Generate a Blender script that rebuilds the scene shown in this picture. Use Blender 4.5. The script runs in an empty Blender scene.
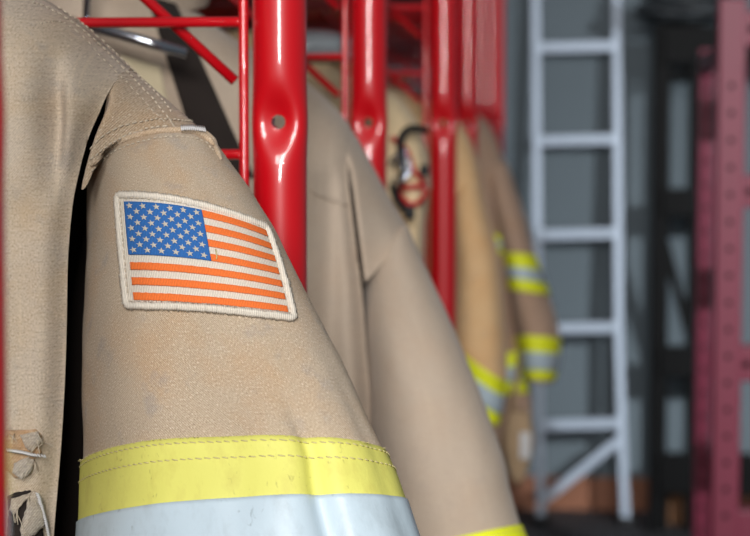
import bpy, bmesh, math, random
from mathutils import Vector, Matrix, noise
from mathutils.bvhtree import BVHTree
random.seed(7)
SC = bpy.context.scene
COL = SC.collection
R = math.radians

# ------------------------------------------------------------------ camera
F = 1860.0
CAM = Vector((0, 0, 1.3))
TH = math.atan(144 / F)
PSI = math.atan(172 * math.cos(TH) / F)
FWD = Vector((-math.sin(PSI) * math.cos(TH), math.cos(PSI) * math.cos(TH), -math.sin(TH)))
RGT = Vector((math.cos(PSI), math.sin(PSI), 0))
UP = RGT.cross(FWD)

def ray(px, py):
    return FWD + RGT * ((px - 375) / F) + UP * ((268 - py) / F)

def at(px, py, Y):
    d = ray(px, py)
    return CAM + d * (Y / d.y)

# ------------------------------------------------------------------ materials
def new_mat(name):
    m = bpy.data.materials.new(name)
    m.use_nodes = True
    nt = m.node_tree
    b = nt.nodes['Principled BSDF']
    return m, nt, b

def srgb(r, g, b):
    def f(c):
        c /= 255
        return c / 12.92 if c <= .04045 else ((c + .055) / 1.055) ** 2.4
    return (f(r), f(g), f(b), 1)

def node(nt, typ, **kw):
    n = nt.nodes.new(typ)
    for k, v in kw.items():
        if k in n.inputs.keys() if not isinstance(k, int) else False:
            n.inputs[k].default_value = v
        else:
            setattr(n, k, v)
    return n

def inp(n, **kw):
    for k, v in kw.items():
        n.inputs[k.replace('_', ' ')].default_value = v

def plain(name, col, rough=.5, metal=0.0, coat=0.0, var=0.06, scale=30, bump=0.0):
    m, nt, b = new_mat(name)
    tc = nt.nodes.new('ShaderNodeTexCoord')
    nz = nt.nodes.new('ShaderNodeTexNoise')
    nz.inputs['Scale'].default_value = scale
    nz.inputs['Detail'].default_value = 5
    nt.links.new(tc.outputs['Object'], nz.inputs['Vector'])
    mx = nt.nodes.new('ShaderNodeMix'); mx.data_type = 'RGBA'
    c = srgb(*col)
    mx.inputs[6].default_value = tuple(x * (1 - var) for x in c[:3]) + (1,)
    mx.inputs[7].default_value = tuple(min(1, x * (1 + var)) for x in c[:3]) + (1,)
    nt.links.new(nz.outputs['Fac'], mx.inputs[0])
    nt.links.new(mx.outputs[2], b.inputs['Base Color'])
    inp(b, Roughness=rough, Metallic=metal)
    b.inputs['Coat Weight'].default_value = coat
    b.inputs['Coat Roughness'].default_value = .05
    if bump:
        bp = nt.nodes.new('ShaderNodeBump')
        bp.inputs['Strength'].default_value = bump
        bp.inputs['Distance'].default_value = .001
        nt.links.new(nz.outputs['Fac'], bp.inputs['Height'])
        nt.links.new(bp.outputs['Normal'], b.inputs['Normal'])
    return m

def fabric(name, col, warm, grey, twill=.0011, weave=1.0, stain=1.0, slub=.5, tw=1.0):
    """woven duck cloth on metre-scaled UVs"""
    m, nt, b = new_mat(name)
    L = nt.links.new
    tc = nt.nodes.new('ShaderNodeTexCoord')
    uv = tc.outputs['UV']
    # twill diagonal
    mp = nt.nodes.new('ShaderNodeMapping')
    mp.inputs['Rotation'].default_value = (0, 0, R(38))
    L(uv, mp.inputs['Vector'])
    wv = nt.nodes.new('ShaderNodeTexWave')
    wv.wave_type = 'BANDS'
    inp(wv, Scale=.314 / twill, Distortion=1.2, Detail=2)
    wv.inputs['Detail Scale'].default_value = 1.5
    L(mp.outputs[0], wv.inputs['Vector'])
    # thread flecks, stretched along warp
    mp2 = nt.nodes.new('ShaderNodeMapping')
    mp2.inputs['Scale'].default_value = (1.0, .75, 1)
    L(uv, mp2.inputs['Vector'])
    n1 = nt.nodes.new('ShaderNodeTexNoise'); inp(n1, Scale=1150, Detail=2, Roughness=.6)
    L(mp2.outputs[0], n1.inputs['Vector'])
    # slub threads
    mp3 = nt.nodes.new('ShaderNodeMapping')
    mp3.inputs['Scale'].default_value = (1.0, .035, 1)
    L(uv, mp3.inputs['Vector'])
    n2 = nt.nodes.new('ShaderNodeTexNoise'); inp(n2, Scale=420, Detail=1)
    L(mp3.outputs[0], n2.inputs['Vector'])
    # blotchy wear
    n3 = nt.nodes.new('ShaderNodeTexNoise'); inp(n3, Scale=22, Detail=6, Roughness=.62)
    L(uv, n3.inputs['Vector'])
    n4 = nt.nodes.new('ShaderNodeTexNoise'); inp(n4, Scale=55, Detail=4, Roughness=.6)
    L(tc.outputs['Object'], n4.inputs['Vector'])
    def ramp(src, a, c):
        r = nt.nodes.new('ShaderNodeMapRange')
        r.inputs['From Min'].default_value = a; r.inputs['From Max'].default_value = c
        L(src, r.inputs['Value'])
        return r.outputs['Result']
    def mixc(fac, A, B, mode='MIX', scale=1.0):
        mx = nt.nodes.new('ShaderNodeMix'); mx.data_type = 'RGBA'; mx.blend_type = mode
        mu = nt.nodes.new('ShaderNodeMath'); mu.operation = 'MULTIPLY'; mu.inputs[1].default_value = scale
        L(fac, mu.inputs[0]); L(mu.outputs[0], mx.inputs[0])
        for i, s in ((6, A), (7, B)):
            if isinstance(s, tuple): mx.inputs[i].default_value = s
            else: L(s, mx.inputs[i])
        return mx.outputs[2]
    c = mixc(ramp(n3.outputs['Fac'], .44, .66), srgb(*col), srgb(*warm), scale=.75 * stain)
    c = mixc(ramp(n4.outputs['Fac'], .58, .75), c, srgb(*grey), scale=.55 * stain)
    c = mixc(ramp(wv.outputs['Fac'], .55, .0), c, (.25, .22, .19, 1), 'MULTIPLY', scale=.38 * weave * tw)
    c = mixc(ramp(n1.outputs['Fac'], .56, .74), c, srgb(230, 216, 194), scale=.6 * weave)
    c = mixc(ramp(n1.outputs['Fac'], .46, .28), c, (.36, .32, .28, 1), 'MULTIPLY', scale=.42 * weave)
    c = mixc(ramp(n2.outputs['Fac'], .6, .76), c, srgb(226, 208, 180), scale=.55 * slub)
    mp4 = nt.nodes.new('ShaderNodeMapping')
    mp4.inputs['Scale'].default_value = (.14, 1.0, 1)
    L(uv, mp4.inputs['Vector'])
    n5 = nt.nodes.new('ShaderNodeTexNoise'); inp(n5, Scale=800, Detail=1)
    L(mp4.outputs[0], n5.inputs['Vector'])
    c = mixc(ramp(n5.outputs['Fac'], .58, .74), c, srgb(224, 208, 184), scale=.5 * slub)
    c = mixc(ramp(n5.outputs['Fac'], .42, .28), c, (.4, .36, .32, 1), 'MULTIPLY', scale=.4 * slub)
    L(c, b.inputs['Base Color'])
    inp(b, Roughness=.95)
    b.inputs['Specular IOR Level'].default_value = .15
    b.inputs['Sheen Weight'].default_value = .12
    ad = nt.nodes.new('ShaderNodeMath'); ad.operation = 'ADD'
    L(wv.outputs['Fac'], ad.inputs[0]); L(n1.outputs['Fac'], ad.inputs[1])
    bp = nt.nodes.new('ShaderNodeBump')
    bp.inputs['Strength'].default_value = .45 * weave
    bp.inputs['Distance'].default_value = .0005
    L(ad.outputs[0], bp.inputs['Height'])
    bp2 = nt.nodes.new('ShaderNodeBump')
    bp2.inputs['Strength'].default_value = .16
    bp2.inputs['Distance'].default_value = .004
    L(n4.outputs['Fac'], bp2.inputs['Height'])
    L(bp.outputs['Normal'], bp2.inputs['Normal'])
    L(bp2.outputs['Normal'], b.inputs['Normal'])
    return m

def thread_mat(name, col, period=.0012, rough=.8, dark=.72):
    """embroidered satin thread, ribs across the UV x axis"""
    m, nt, b = new_mat(name)
    L = nt.links.new
    tc = nt.nodes.new('ShaderNodeTexCoord')
    wv = nt.nodes.new('ShaderNodeTexWave')
    inp(wv, Scale=.314 / period, Distortion=2.5, Detail=2)
    L(tc.outputs['UV'], wv.inputs['Vector'])
    nz = nt.nodes.new('ShaderNodeTexNoise'); inp(nz, Scale=700, Detail=3)
    L(tc.outputs['UV'], nz.inputs['Vector'])
    ad = nt.nodes.new('ShaderNodeMath'); ad.operation = 'MULTIPLY'
    L(wv.outputs['Fac'], ad.inputs[0]); L(nz.outputs['Fac'], ad.inputs[1])
    mx = nt.nodes.new('ShaderNodeMix'); mx.data_type = 'RGBA'
    c = srgb(*col)
    mx.inputs[6].default_value = tuple(x * dark for x in c[:3]) + (1,)
    mx.inputs[7].default_value = tuple(min(1, x * 1.12) for x in c[:3]) + (1,)
    mr = nt.nodes.new('ShaderNodeMapRange'); mr.inputs['From Max'].default_value = .5
    L(ad.outputs[0], mr.inputs['Value'])
    L(mr.outputs[0], mx.inputs[0])
    L(mx.outputs[2], b.inputs['Base Color'])
    inp(b, Roughness=rough)
    b.inputs['Specular IOR Level'].default_value = .3
    bp = nt.nodes.new('ShaderNodeBump'); bp.inputs['Strength'].default_value = .5
    bp.inputs['Distance'].default_value = .0004
    L(ad.outputs[0], bp.inputs['Height']); L(bp.outputs['Normal'], b.inputs['Normal'])
    return m

def trim_mat(name, col, dirt, rough, sc=1.0, glow=0.0):
    m, nt, b = new_mat(name)
    L = nt.links.new
    tc = nt.nodes.new('ShaderNodeTexCoord')
    mp = nt.nodes.new('ShaderNodeMapping'); mp.inputs['Scale'].default_value = (1, .55, 1)
    L(tc.outputs['UV'], mp.inputs['Vector'])
    nz = nt.nodes.new('ShaderNodeTexNoise'); inp(nz, Scale=70 * sc, Detail=8, Roughness=.65)
    L(mp.outputs[0], nz.inputs['Vector'])
    n2 = nt.nodes.new('ShaderNodeTexNoise'); inp(n2, Scale=240 * sc, Detail=4, Distortion=1.5)
    L(mp.outputs[0], n2.inputs['Vector'])
    r = nt.nodes.new('ShaderNodeMapRange'); r.inputs['From Min'].default_value = .5; r.inputs['From Max'].default_value = .8
    L(nz.outputs['Fac'], r.inputs['Value'])
    r2 = nt.nodes.new('ShaderNodeMapRange'); r2.inputs['From Min'].default_value = .66; r2.inputs['From Max'].default_value = .78
    L(n2.outputs['Fac'], r2.inputs['Value'])
    mx = nt.nodes.new('ShaderNodeMix'); mx.data_type = 'RGBA'
    mx.inputs[6].default_value = srgb(*col); mx.inputs[7].default_value = srgb(*dirt)
    L(r.outputs[0], mx.inputs[0])
    mx2 = nt.nodes.new('ShaderNodeMix'); mx2.data_type = 'RGBA'
    mu = nt.nodes.new('ShaderNodeMath'); mu.operation = 'MULTIPLY'; mu.inputs[1].default_value = .6
    L(r2.outputs[0], mu.inputs[0]); L(mu.outputs[0], mx2.inputs[0])
    L(mx.outputs[2], mx2.inputs[6]); mx2.inputs[7].default_value = srgb(*[int(x * .62) for x in dirt])
    L(mx2.outputs[2], b.inputs['Base Color'])
    inp(b, Roughness=rough)
    bp = nt.nodes.new('ShaderNodeBump'); bp.inputs['Strength'].default_value = .35; bp.inputs['Distance'].default_value = .0015
    L(nz.outputs['Fac'], bp.inputs['Height']); L(bp.outputs['Normal'], b.inputs['Normal'])
    return m

M = {}
M['duck'] = fabric('tan_duck_cloth', (200, 185, 166), (200, 176, 144), (168, 161, 155), twill=.0009, weave=1.35, slub=.5, tw=.3)
M['duck_sleeve'] = fabric('tan_twill_cloth', (186, 168, 145), (186, 157, 125), (152, 147, 144), twill=.0011, weave=1.3, slub=0, tw=.6)
M['duck_mid'] = fabric('beige_duck_cloth', (182, 166, 149), (180, 158, 137), (158, 148, 139), weave=.5, stain=.6, slub=.2)
M['duck_sand'] = fabric('sand_duck_cloth', (226, 202, 162), (220, 190, 146), (180, 168, 152), weave=.4, stain=.6, slub=.2)
M['duck_orange'] = fabric('golden_tan_cloth', (226, 188, 140), (222, 172, 118), (190, 166, 140), weave=.4, stain=.8, slub=.2)
M['duck_brown'] = fabric('brown_duck_cloth', (176, 148, 128), (172, 138, 110), (146, 132, 122), weave=.4, stain=.6, slub=.2)
M['lining_and_shade'] = plain('dark_lining_and_shade', (34, 26, 22), .95, var=.2)  # real dark linings, and painted shade in the underarm slit
M['lining_cream'] = plain('cream_lining', (206, 192, 160), .9)
M['thread'] = thread_mat('pale_thread', (216, 202, 180), .0006)
M['thread_grey'] = thread_mat('grey_thread', (206, 194, 140), .0006, dark=.85)
M['patch_white'] = thread_mat('white_embroidery', (206, 198, 184), .0009)
M['patch_border'] = thread_mat('grey_white_overlock', (214, 206, 192), .0009)
M['patch_blue'] = thread_mat('blue_embroidery', (42, 98, 164), .0009)
M['patch_orange'] = thread_mat('orange_embroidery', (226, 112, 50), .0009)
M['lime'] = trim_mat('fluorescent_yellow_tape', (208, 206, 104), (190, 182, 90), .65)
M['lime_bright'] = trim_mat('bright_yellow_tape', (236, 244, 30), (214, 220, 50), .6)
M['silver_tape'] = trim_mat('silver_reflective_tape', (178, 195, 205), (150, 163, 170), .42, .6)
M['red'] = plain('red_gloss_enamel', (186, 0, 16), .4, coat=1.0, var=.03)
M['chrome'] = plain('chrome_steel', (200, 206, 216), .18, 1.0, var=.03)
M['black_rubber'] = plain('black_rubber', (20, 20, 22), .7, var=.2)
M['black_strap'] = plain('black_webbing', (16, 16, 18), .85, var=.2, scale=400, bump=.3)
M['helmet_grey'] = plain('grey_helmet_shell', (128, 136, 140), .2, coat=.5)
M['alu'] = plain('brushed_aluminium', (162, 173, 188), .5, .35, var=.06, scale=12)
M['maroon'] = plain('maroon_powder_coat', (118, 36, 60), .45, var=.08)
M['rack_black'] = plain('black_powder_coat', (9, 9, 10), .6, var=.15)
M['pouch'] = plain('tan_leather', (176, 150, 118), .85, var=.15, scale=40, bump=.4)
M['label_white'] = plain('white_label_cloth', (205, 205, 205), .8)
M['cardboard'] = plain('brown_cardboard', (124, 88, 62), .9, var=.1)
M['steel_cable'] = plain('dark_grey_hose', (46, 50, 54), .55, var=.2)

M['rack_black'].node_tree.nodes['Principled BSDF'].inputs['Specular IOR Level'].default_value = .12
def wall_mat():
    m, nt, b = new_mat('painted_block_wall')
    L = nt.links.new
    tc = nt.nodes.new('ShaderNodeTexCoord')
    nz = nt.nodes.new('ShaderNodeTexNoise'); inp(nz, Scale=1.7, Detail=8, Roughness=.6)
    L(tc.outputs['Object'], nz.inputs['Vector'])
    mx = nt.nodes.new('ShaderNodeMix'); mx.data_type = 'RGBA'
    mx.inputs[6].default_value = srgb(86, 97, 104); mx.inputs[7].default_value = srgb(97, 108, 115)
    L(nz.outputs['Fac'], mx.inputs[0]); L(mx.outputs[2], b.inputs['Base Color'])
    inp(b, Roughness=.75)
    return m

def floor_mat():
    m, nt, b = new_mat('dark_rubber_floor')
    L = nt.links.new
    tc = nt.nodes.new('ShaderNodeTexCoord')
    nz = nt.nodes.new('ShaderNodeTexNoise'); inp(nz, Scale=60, Detail=8, Roughness=.7)
    L(tc.outputs['Object'], nz.inputs['Vector'])
    mx = nt.nodes.new('ShaderNodeMix'); mx.data_type = 'RGBA'
    mx.inputs[6].default_value = srgb(36, 34, 36); mx.inputs[7].default_value = srgb(62, 60, 64)
    L(nz.outputs['Fac'], mx.inputs[0]); L(mx.outputs[2], b.inputs['Base Color'])
    inp(b, Roughness=.7)
    return m
M['wall'] = wall_mat()
M['floor'] = floor_mat()
M['wall_dark'] = plain('charcoal_wall_shade', (44, 46, 50), .8, var=.12, scale=3)  # left wall darkened: shade behind the lockers put into its colour
M['base'] = plain('brown_vinyl_base', (134, 84, 58), .6, var=.12, scale=6)

# ------------------------------------------------------------------ object helpers
def link_mesh(name, me, mat, parent=None):
    o = bpy.data.objects.new(name, me)
    COL.objects.link(o)
    for m in (mat if isinstance(mat, (list, tuple)) else [mat]):
        me.materials.append(m)
    if parent is not None:
        o.parent = parent
        root = parent
        loc = Vector()
        while root is not None:
            loc += root.location
            root = root.parent
        o.matrix_parent_inverse = Matrix.Translation(-loc) if parent.type == 'EMPTY' else Matrix()
    return o

def obj(name, bm, mat, parent=None, smooth=True):
    me = bpy.data.meshes.new(name)
    bmesh.ops.recalc_face_normals(bm, faces=bm.faces) if bm.faces else None
    bm.to_mesh(me); bm.free()
    if smooth:
        for p in me.polygons: p.use_smooth = True
    return link_mesh(name, me, mat, parent)

def tag(o, label, cat, group=None):
    o['label'] = label; o['category'] = cat
    if group: o['group'] = group
    return o

def thing(name, label, cat, loc, group=None):
    o = bpy.data.objects.new(name, None)
    o.empty_display_size = .05
    COL.objects.link(o)
    o.location = loc
    return tag(o, label, cat, group)

def dup(root, delta, label, group=None):
    r = root.copy(); COL.objects.link(r)
    r.location = root.location + Vector(delta)
    r['label'] = label
    if group: r['group'] = group
    for ch in list(root.children):
        c = ch.copy(); COL.objects.link(c); c.parent = r; c.matrix_parent_inverse = ch.matrix_parent_inverse.copy()
        for g in list(ch.children):
            d = g.copy(); COL.objects.link(d); d.parent = c; d.matrix_parent_inverse = g.matrix_parent_inverse.copy()
    return r

def tube(bm, pts, r, n=10, cap=True, closed=False):
    pts = [Vector(p) for p in pts]
    N = len(pts)
    rings = []
    prev = None
    for i, p in enumerate(pts):
        a = pts[(i - 1) % N] if (i > 0 or closed) else p
        b = pts[(i + 1) % N] if (i < N - 1 or closed) else p
        t = (b - a).normalized()
        if prev is None:
            ref = Vector((0, 0, 1)) if abs(t.z) < .9 else Vector((0, 1, 0))
            u = t.cross(ref).normalized()
        else:
            u = (prev - t * prev.dot(t)).normalized()
        prev = u
        w = t.cross(u)
        rr = r[i] if isinstance(r, (list, tuple)) else r
        rings.append([bm.verts.new(p + (u * math.cos(2 * math.pi * k / n) + w * math.sin(2 * math.pi * k / n)) * rr) for k in range(n)])
    M_ = N if closed else N - 1
    for i in range(M_):
        A, B = rings[i], rings[(i + 1) % N]
        for k in range(n):
            bm.faces.new((A[k], A[(k + 1) % n], B[(k + 1) % n], B[k]))
    if cap and not closed:
        bm.faces.new(rings[0]); bm.faces.new(rings[-1])

def box(bm, c, s, rot=None, bev=0.0):
    c = Vector(c)
    m = Matrix.Diagonal((s[0], s[1], s[2], 1))
    if rot is not None: m = rot.to_4x4() @ m
    g = bmesh.ops.create_cube(bm, size=1, matrix=Matrix.Translation(c) @ m)
    if bev:
        es = list({e for v in g['verts'] for e in v.link_edges})
        bmesh.ops.bevel(bm, geom=es, offset=bev, segments=2, affect='EDGES', profile=.6)

def bar(bm, a, b, w, d, bev=.002):
    """rectangular bar between two points: w across, d in depth (Y)"""
    a, b = Vector(a), Vector(b)
    z = (b - a).normalized()
    y = Vector((0, 1, 0)); y = (y - z * y.dot(z)).normalized()
    x = y.cross(z)
    rot = Matrix((x, y, z)).transposed()
    box(bm, (a + b) / 2, (w, d, (b - a).length), rot, bev)

def grid(bm, P, uv=None, close=False):
    """P[i][j] -> quads; uv[i][j] in metres"""
    lay = bm.loops.layers.uv.verify()
    V = [[bm.verts.new(p) for p in row] for row in P]
    nr, nc = len(P), len(P[0])
    for i in range(nr - 1):
        for j in range(nc if close else nc - 1):
            j2 = (j + 1) % nc
            try:
                f = bm.faces.new((V[i][j], V[i][j2], V[i + 1][j2], V[i + 1][j]))
            except ValueError:
                continue
            if uv:
                for l, (a, b) in zip(f.loops, ((i, j), (i, j + 1), (i + 1, j + 1), (i + 1, j))):
                    l[lay].uv = uv[a][b]
    return V

def arc_uv(P, close=False):
    """chart by arc length along both grid directions"""
    nr, nc = len(P), len(P[0])
    mid = nr // 2
    us = [0.0]
    for j in range(1, nc + (1 if close else 0)):
        us.append(us[-1] + (P[mid][j % nc] - P[mid][j - 1]).length)
    vs = [0.0]; mj = nc // 4
    for i in range(1, nr):
        vs.append(vs[-1] - (P[i][mj] - P[i - 1][mj]).length)
    return [[(us[j], vs[i]) for j in range(len(us))] for i in range(nr)]

def interp(pts, x):
    """monotone-ish cubic through (x, y) points sorted by x"""
    n = len(pts)
    if x <= pts[0][0]:
        s = (pts[1][1] - pts[0][1]) / (pts[1][0] - pts[0][0]); return pts[0][1] + s * (x - pts[0][0])
    if x >= pts[-1][0]:
        s = (pts[-1][1] - pts[-2][1]) / (pts[-1][0] - pts[-2][0]); return pts[-1][1] + s * (x - pts[-1][0])
    for i in range(n - 1):
        if x <= pts[i + 1][0]: break
    x0, y0 = pts[i]; x1, y1 = pts[i + 1]
    h = x1 - x0; d = (y1 - y0) / h
    dl = (y0 - pts[i - 1][1]) / (x0 - pts[i - 1][0]) if i > 0 else d
    dr = (pts[i + 2][1] - y1) / (pts[i + 2][0] - x1) if i < n - 2 else d
    m0 = 0 if dl * d <= 0 else 2 * dl * d / (dl + d)
    m1 = 0 if dr * d <= 0 else 2 * dr * d / (dr + d)
    if i == 0: m0 = d
    if i == n - 2: m1 = d
    t = (x - x0) / h
    return (y0 * (1 + 2 * t) * (1 - t) ** 2 + h * m0 * t * (1 - t) ** 2 + y1 * t * t * (3 - 2 * t) + h * m1 * t * t * (t - 1))

def sstep(a, b, x):
    t = max(0, min(1, (x - a) / (b - a))); return t * t * (3 - 2 * t)

class Hit:
    """points on a built garment, found along a line of sight from the aisle"""
    def __init__(s, *bms):
        vs, fs = [], []
        for bm in bms:
            bm.verts.index_update()
            o = len(vs)
            vs += [v.co.copy() for v in bm.verts]
            fs += [[v.index + o for v in f.verts] for f in bm.faces]
        s.t = BVHTree.FromPolygons(vs, fs)
    def __call__(s, px, py, off=0.0):
        d = ray(px, py).normalized()
        loc, n, i, dist = s.t.ray_cast(CAM, d)
        if loc is None:
            # nearest point to the line of sight
            best = None
            for k in range(60):
                q = CAM + d * (.6 + k * .06)
                l, nn, ii, dd = s.t.find_nearest(q)
                if best is None or dd < best[2]: best = (l, nn, dd)
            loc, n = best[0], best[1]
        if n.dot(d) > 0: n = -n
        return loc + n * off, n

def smooth_poly(pts, step):
    """resample a polyline (any dimension) with Catmull-Rom, roughly every `step`"""
    pts = [Vector(p) for p in pts]
    out = []
    for i in range(len(pts) - 1):
        p0 = pts[max(0, i - 1)]; p1 = pts[i]; p2 = pts[i + 1]; p3 = pts[min(len(pts) - 1, i + 2)]
        n = max(1, int((p2 - p1).length / step))
        for k in range(n):
            t = k / n
            out.append(.5 * ((2 * p1) + (p2 - p0) * t + (2 * p0 - 5 * p1 + 4 * p2 - p3) * t * t + (3 * p1 - p0 - 3 * p2 + p3) * t ** 3))
    out.append(pts[-1])
    return out

def stitches(bm, hit, path, length=.0028, gap=.0011, r=.00042, off=.0006, jit=.25):
    """a row of thread stitches along an image-space path laid on the cloth"""
    pts = []
    for p in smooth_poly(path, 2.0):
        q, n = hit(p.x, p.y, off)
        if pts and (q - pts[-1]).length > .02: continue
        pts.append(q)
    # walk by arc length
    acc = 0; seg = []; on = True; lim = length
    cur = [pts[0]]
    for a, b in zip(pts[:-1], pts[1:]):
        L = (b - a).length
        pos = 0
        while L - pos > lim - acc:
            pos += lim - acc
            p = a.lerp(b, pos / L)
            if on:
                cur.append(p); seg.append(cur)
            cur = [p]
            on = not on; acc = 0
            lim = (length if on else gap) * random.uniform(1 - jit, 1 + jit)
        acc += L - pos
        cur.append(b)
    for s in seg:
        if (s[-1] - s[0]).length < 1e-5: continue
        m = (s[0] + s[-1]) / 2
        d = (s[-1] - s[0]).normalized()
        a = s[0]; b = s[-1]
        k = Vector((random.uniform(-1, 1), 0, random.uniform(-1, 1))) * r * .5
        nrm = (CAM - m).normalized()
        tube(bm, [a - nrm * r * .6, a.lerp(b, .2) + nrm * r * .4 + k, a.lerp(b, .8) + nrm * r * .4 + k, b - nrm * r * .6], [r * .6, r, r, r * .6], 5)

# ------------------------------------------------------------------ coats
class Coat:
    def __init__(s, name, label, Y, ridge, gap, seam, neck, hem, rings, mat, smat=None, W=.1, Wtip=.06,
                 folds=(), res=.004, seed=0, group='turnout coats hanging in the red rack', wr=1.0, groove=None, ext=1.0, ch=.09):
        s.Y, s.W, s.Wtip, s.hem, s.mat, s.seed, s.res = Y, W, Wtip, hem, mat, seed, res
        s.wr = wr; s.smat = smat or mat
        rp = sorted([(at(x, y, Y).x, at(x, y, Y).z) for x, y in ridge])
        s.ridge = rp
        s.tip = rp[-1][0]
        s.neck = neck
        s.folds = folds
        gp = [at(x, y, Y - W * .55) for x, y in gap]
        s.gap = sorted([(p.z, p.x) for p in gap and gp])
        s.gap_top = s.gap[-1][0]
        s.root = thing(name, label, 'coat', (neck, Y, hem), group)
        s.groove = groove; s.ext = ext; s.ch = ch
        # seam polyline -> (x, z)
        sp = []
        for x, y in seam:
            q = at(x, y, Y - .05)
            for _ in range(8):
                q = at(x, y, s.front(q.x, q.z, True))
            sp.append((q.x, q.z))
        s.seam = sorted(sp)
        s.build_body()
        s.build_sleeve(rings)
    def zr(s, X):
        if X < s.neck: X = 2 * s.neck - X
        return interp(s.ridge, X)
    def wid(s, X, h):
        k = sstep(s.tip, s.tip - .10, X) if X > s.neck else 1
        W = s.Wtip + (s.W - s.Wtip) * k
        return W * math.tanh(math.sqrt(max(0, h) / .024))
    def front(s, X, z, cap=False):
        h = s.zr(X) - z
        y = s.Y - s.wid(X, h)
        # deep tuck between chest and sleeve
        xg = interp(s.gap, z)
        D = (.045 if cap else .012) * sstep(s.gap_top + .012, s.gap_top - .06, z)
        sg = .0035 + .0025 * sstep(s.gap_top, s.gap_top - .1, z)
        if cap: sg = .0032
        e = math.exp(-((X - xg) / sg) ** 2)
        if not cap and X > xg: e = 1
        D *= sstep(.0, .03, h)
        y += D * e
        hh = sstep(.0, .05, h)
        for (fx0, z0, fx1, z1, amp, sig, za, zb) in s.folds:
            t = (z - z0) / (z1 - z0) if z1 != z0 else 0
            fx = fx0 + (fx1 - fx0) * t
            f = sstep(za, za - .02, z) * sstep(zb, zb + .06, z)
            y += amp * f * hh * math.exp(-((X - fx) / sig) ** 2)
        n = noise.noise(Vector((X * 14 + s.seed * 7, z * 6, s.seed))) * .006 + noise.noise(Vector((X * 45, z * 22 + s.seed, 3))) * .0022
        return y + n * hh * s.wr
    def back(s, X, z):
        h = s.zr(X) - z
        return s.Y + s.wid(X, h) * .8 + noise.noise(Vector((X * 9, z * 5, 9 + s.seed))) * .006 * sstep(0, .05, h)
    def build_body(s):
        res = s.res
        xl = 2 * s.neck - interp(s.gap, s.gap_top - .15)
        # columns: chest, from far side to the tuck
        def column(X, zb, fn):
            zt = s.zr(X)
            n = int(.55 / res * .8)
            return [Vector((X, fn(X, zt - (zt - zb) * (k / n) ** 1.6), zt - (zt - zb) * (k / n) ** 1.6)) for k in range(n + 1)]
        bm = bmesh.new()
        nX = 26
        xs = [xl + (s.neck - xl) * i / nX for i in range(nX)]
        x0 = s.neck; dx0 = (s.neck - xl) / nX
        x = x0; xr = max(g[1] for g in s.gap) + .004
        gmin = min(g[1] for g in s.gap)
        while x < xr:
            xs.append(x); x += res * (1.3 if x < gmin - .05 else .45)
        xs.append(xr)
        Pf, Pb = [], []
        for X in xs:
            # chest stops at the tuck: pull columns right of it back to the tuck line
            zt = s.zr(X); n = int(.75 / res * .55)
            cf, cb = [], []
            for k in range(n + 1):
                z = zt - (zt - s.hem) * (k / n) ** 1.5
                xx = min(X, interp(s.gap, z) + .001) if z < s.gap_top else X
                xx2 = xx
                cf.append(Vector((xx, s.front(xx, z), z)))
                cb.append(Vector((xx2, max(s.back(xx2, z), cf[-1].y + .001), z)))
            Pf.append(cf); Pb.append(cb)
        # the front edge turns under into the tuck; the back runs on behind the sleeve
        last = Pf[-1]
        for dx, dy in ((-.004, .010), (-.014, .022), (-.035, .04), (-.06, .05)):
            k2 = lambda p: sstep(s.gap_top, s.gap_top - .05, p.z)
            Pf.append([p + Vector((dx, dy, 0)) * k2(p) + Vector((0, .0004, 0)) * (1 - k2(p)) for p in last])
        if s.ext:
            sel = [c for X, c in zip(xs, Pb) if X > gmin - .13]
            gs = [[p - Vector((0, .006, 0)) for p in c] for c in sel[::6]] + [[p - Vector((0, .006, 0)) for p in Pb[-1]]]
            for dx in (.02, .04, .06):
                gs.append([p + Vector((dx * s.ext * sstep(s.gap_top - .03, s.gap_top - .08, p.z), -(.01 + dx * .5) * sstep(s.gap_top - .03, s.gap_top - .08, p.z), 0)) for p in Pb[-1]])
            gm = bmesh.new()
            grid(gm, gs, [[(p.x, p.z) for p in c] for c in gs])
            g_ = obj('underarm_shade', gm, M['lining_and_shade'], s.root)  # near-black sheet added: the slit's shade is put into its colour
            g_['label'] = 'painted dark shade in the underarm gap'
        uvf = [[(p.x, p.z) for p in c] for c in Pf]
        grid(bm, Pf, uvf)
        grid(bm, Pb, [[(p.x, p.z) for p in c] for c in Pb])
        # closing strips at both sides and the ridge
        for i in (0,):
            grid(bm, [Pf[i], Pb[i]], [[(p.x, p.z) for p in Pf[i]], [(p.x + .1, p.z) for p in Pb[i]]])
        bmesh.ops.remove_doubles(bm, verts=bm.verts, dist=1e-5)
        s.bm_body_hit = bm.copy()
        # shoulder cap, right of the tuck to the armhole seam
        cm = bmesh.new()
        g0 = interp(s.gap, s.gap_top)
        xa = min(s.seam[0][0], g0) - .002
        xs2 = []
        x = xa
        while x < s.tip - 1e-4:
            xs2.append(x); x += res * .5
        xs2 += [s.tip - 1e-4]
        Pc, Pd = [], []
        for X in xs2:
            zt = s.zr(X); zb = min(zt - .0005, interp(s.seam, max(X, s.seam[0][0])))
            n = 34
            c1, c2 = [], []
            for k in range(n + 1):
                z = zt - (zt - zb) * (k / n) ** 1.6
                xx = max(X, interp(s.gap, min(z, s.gap_top)))
                c1.append(Vector((xx, s.front(xx, z, True) - .0003, z)))
                c2.append(Vector((xx, s.back(xx, z) + .0003, z)))
            Pc.append(c1); Pd.append(c2)
        grid(cm, Pc, [[(p.x, p.z) for p in c] for c in Pc])
        grid(cm, Pd, [[(p.x, p.z) for p in c] for c in Pd])
        bmesh.ops.remove_doubles(cm, verts=cm.verts, dist=1e-5)
        s.bm_cap_hit = cm.copy()
        s.body = obj('body', bm, s.mat, s.root)
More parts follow.
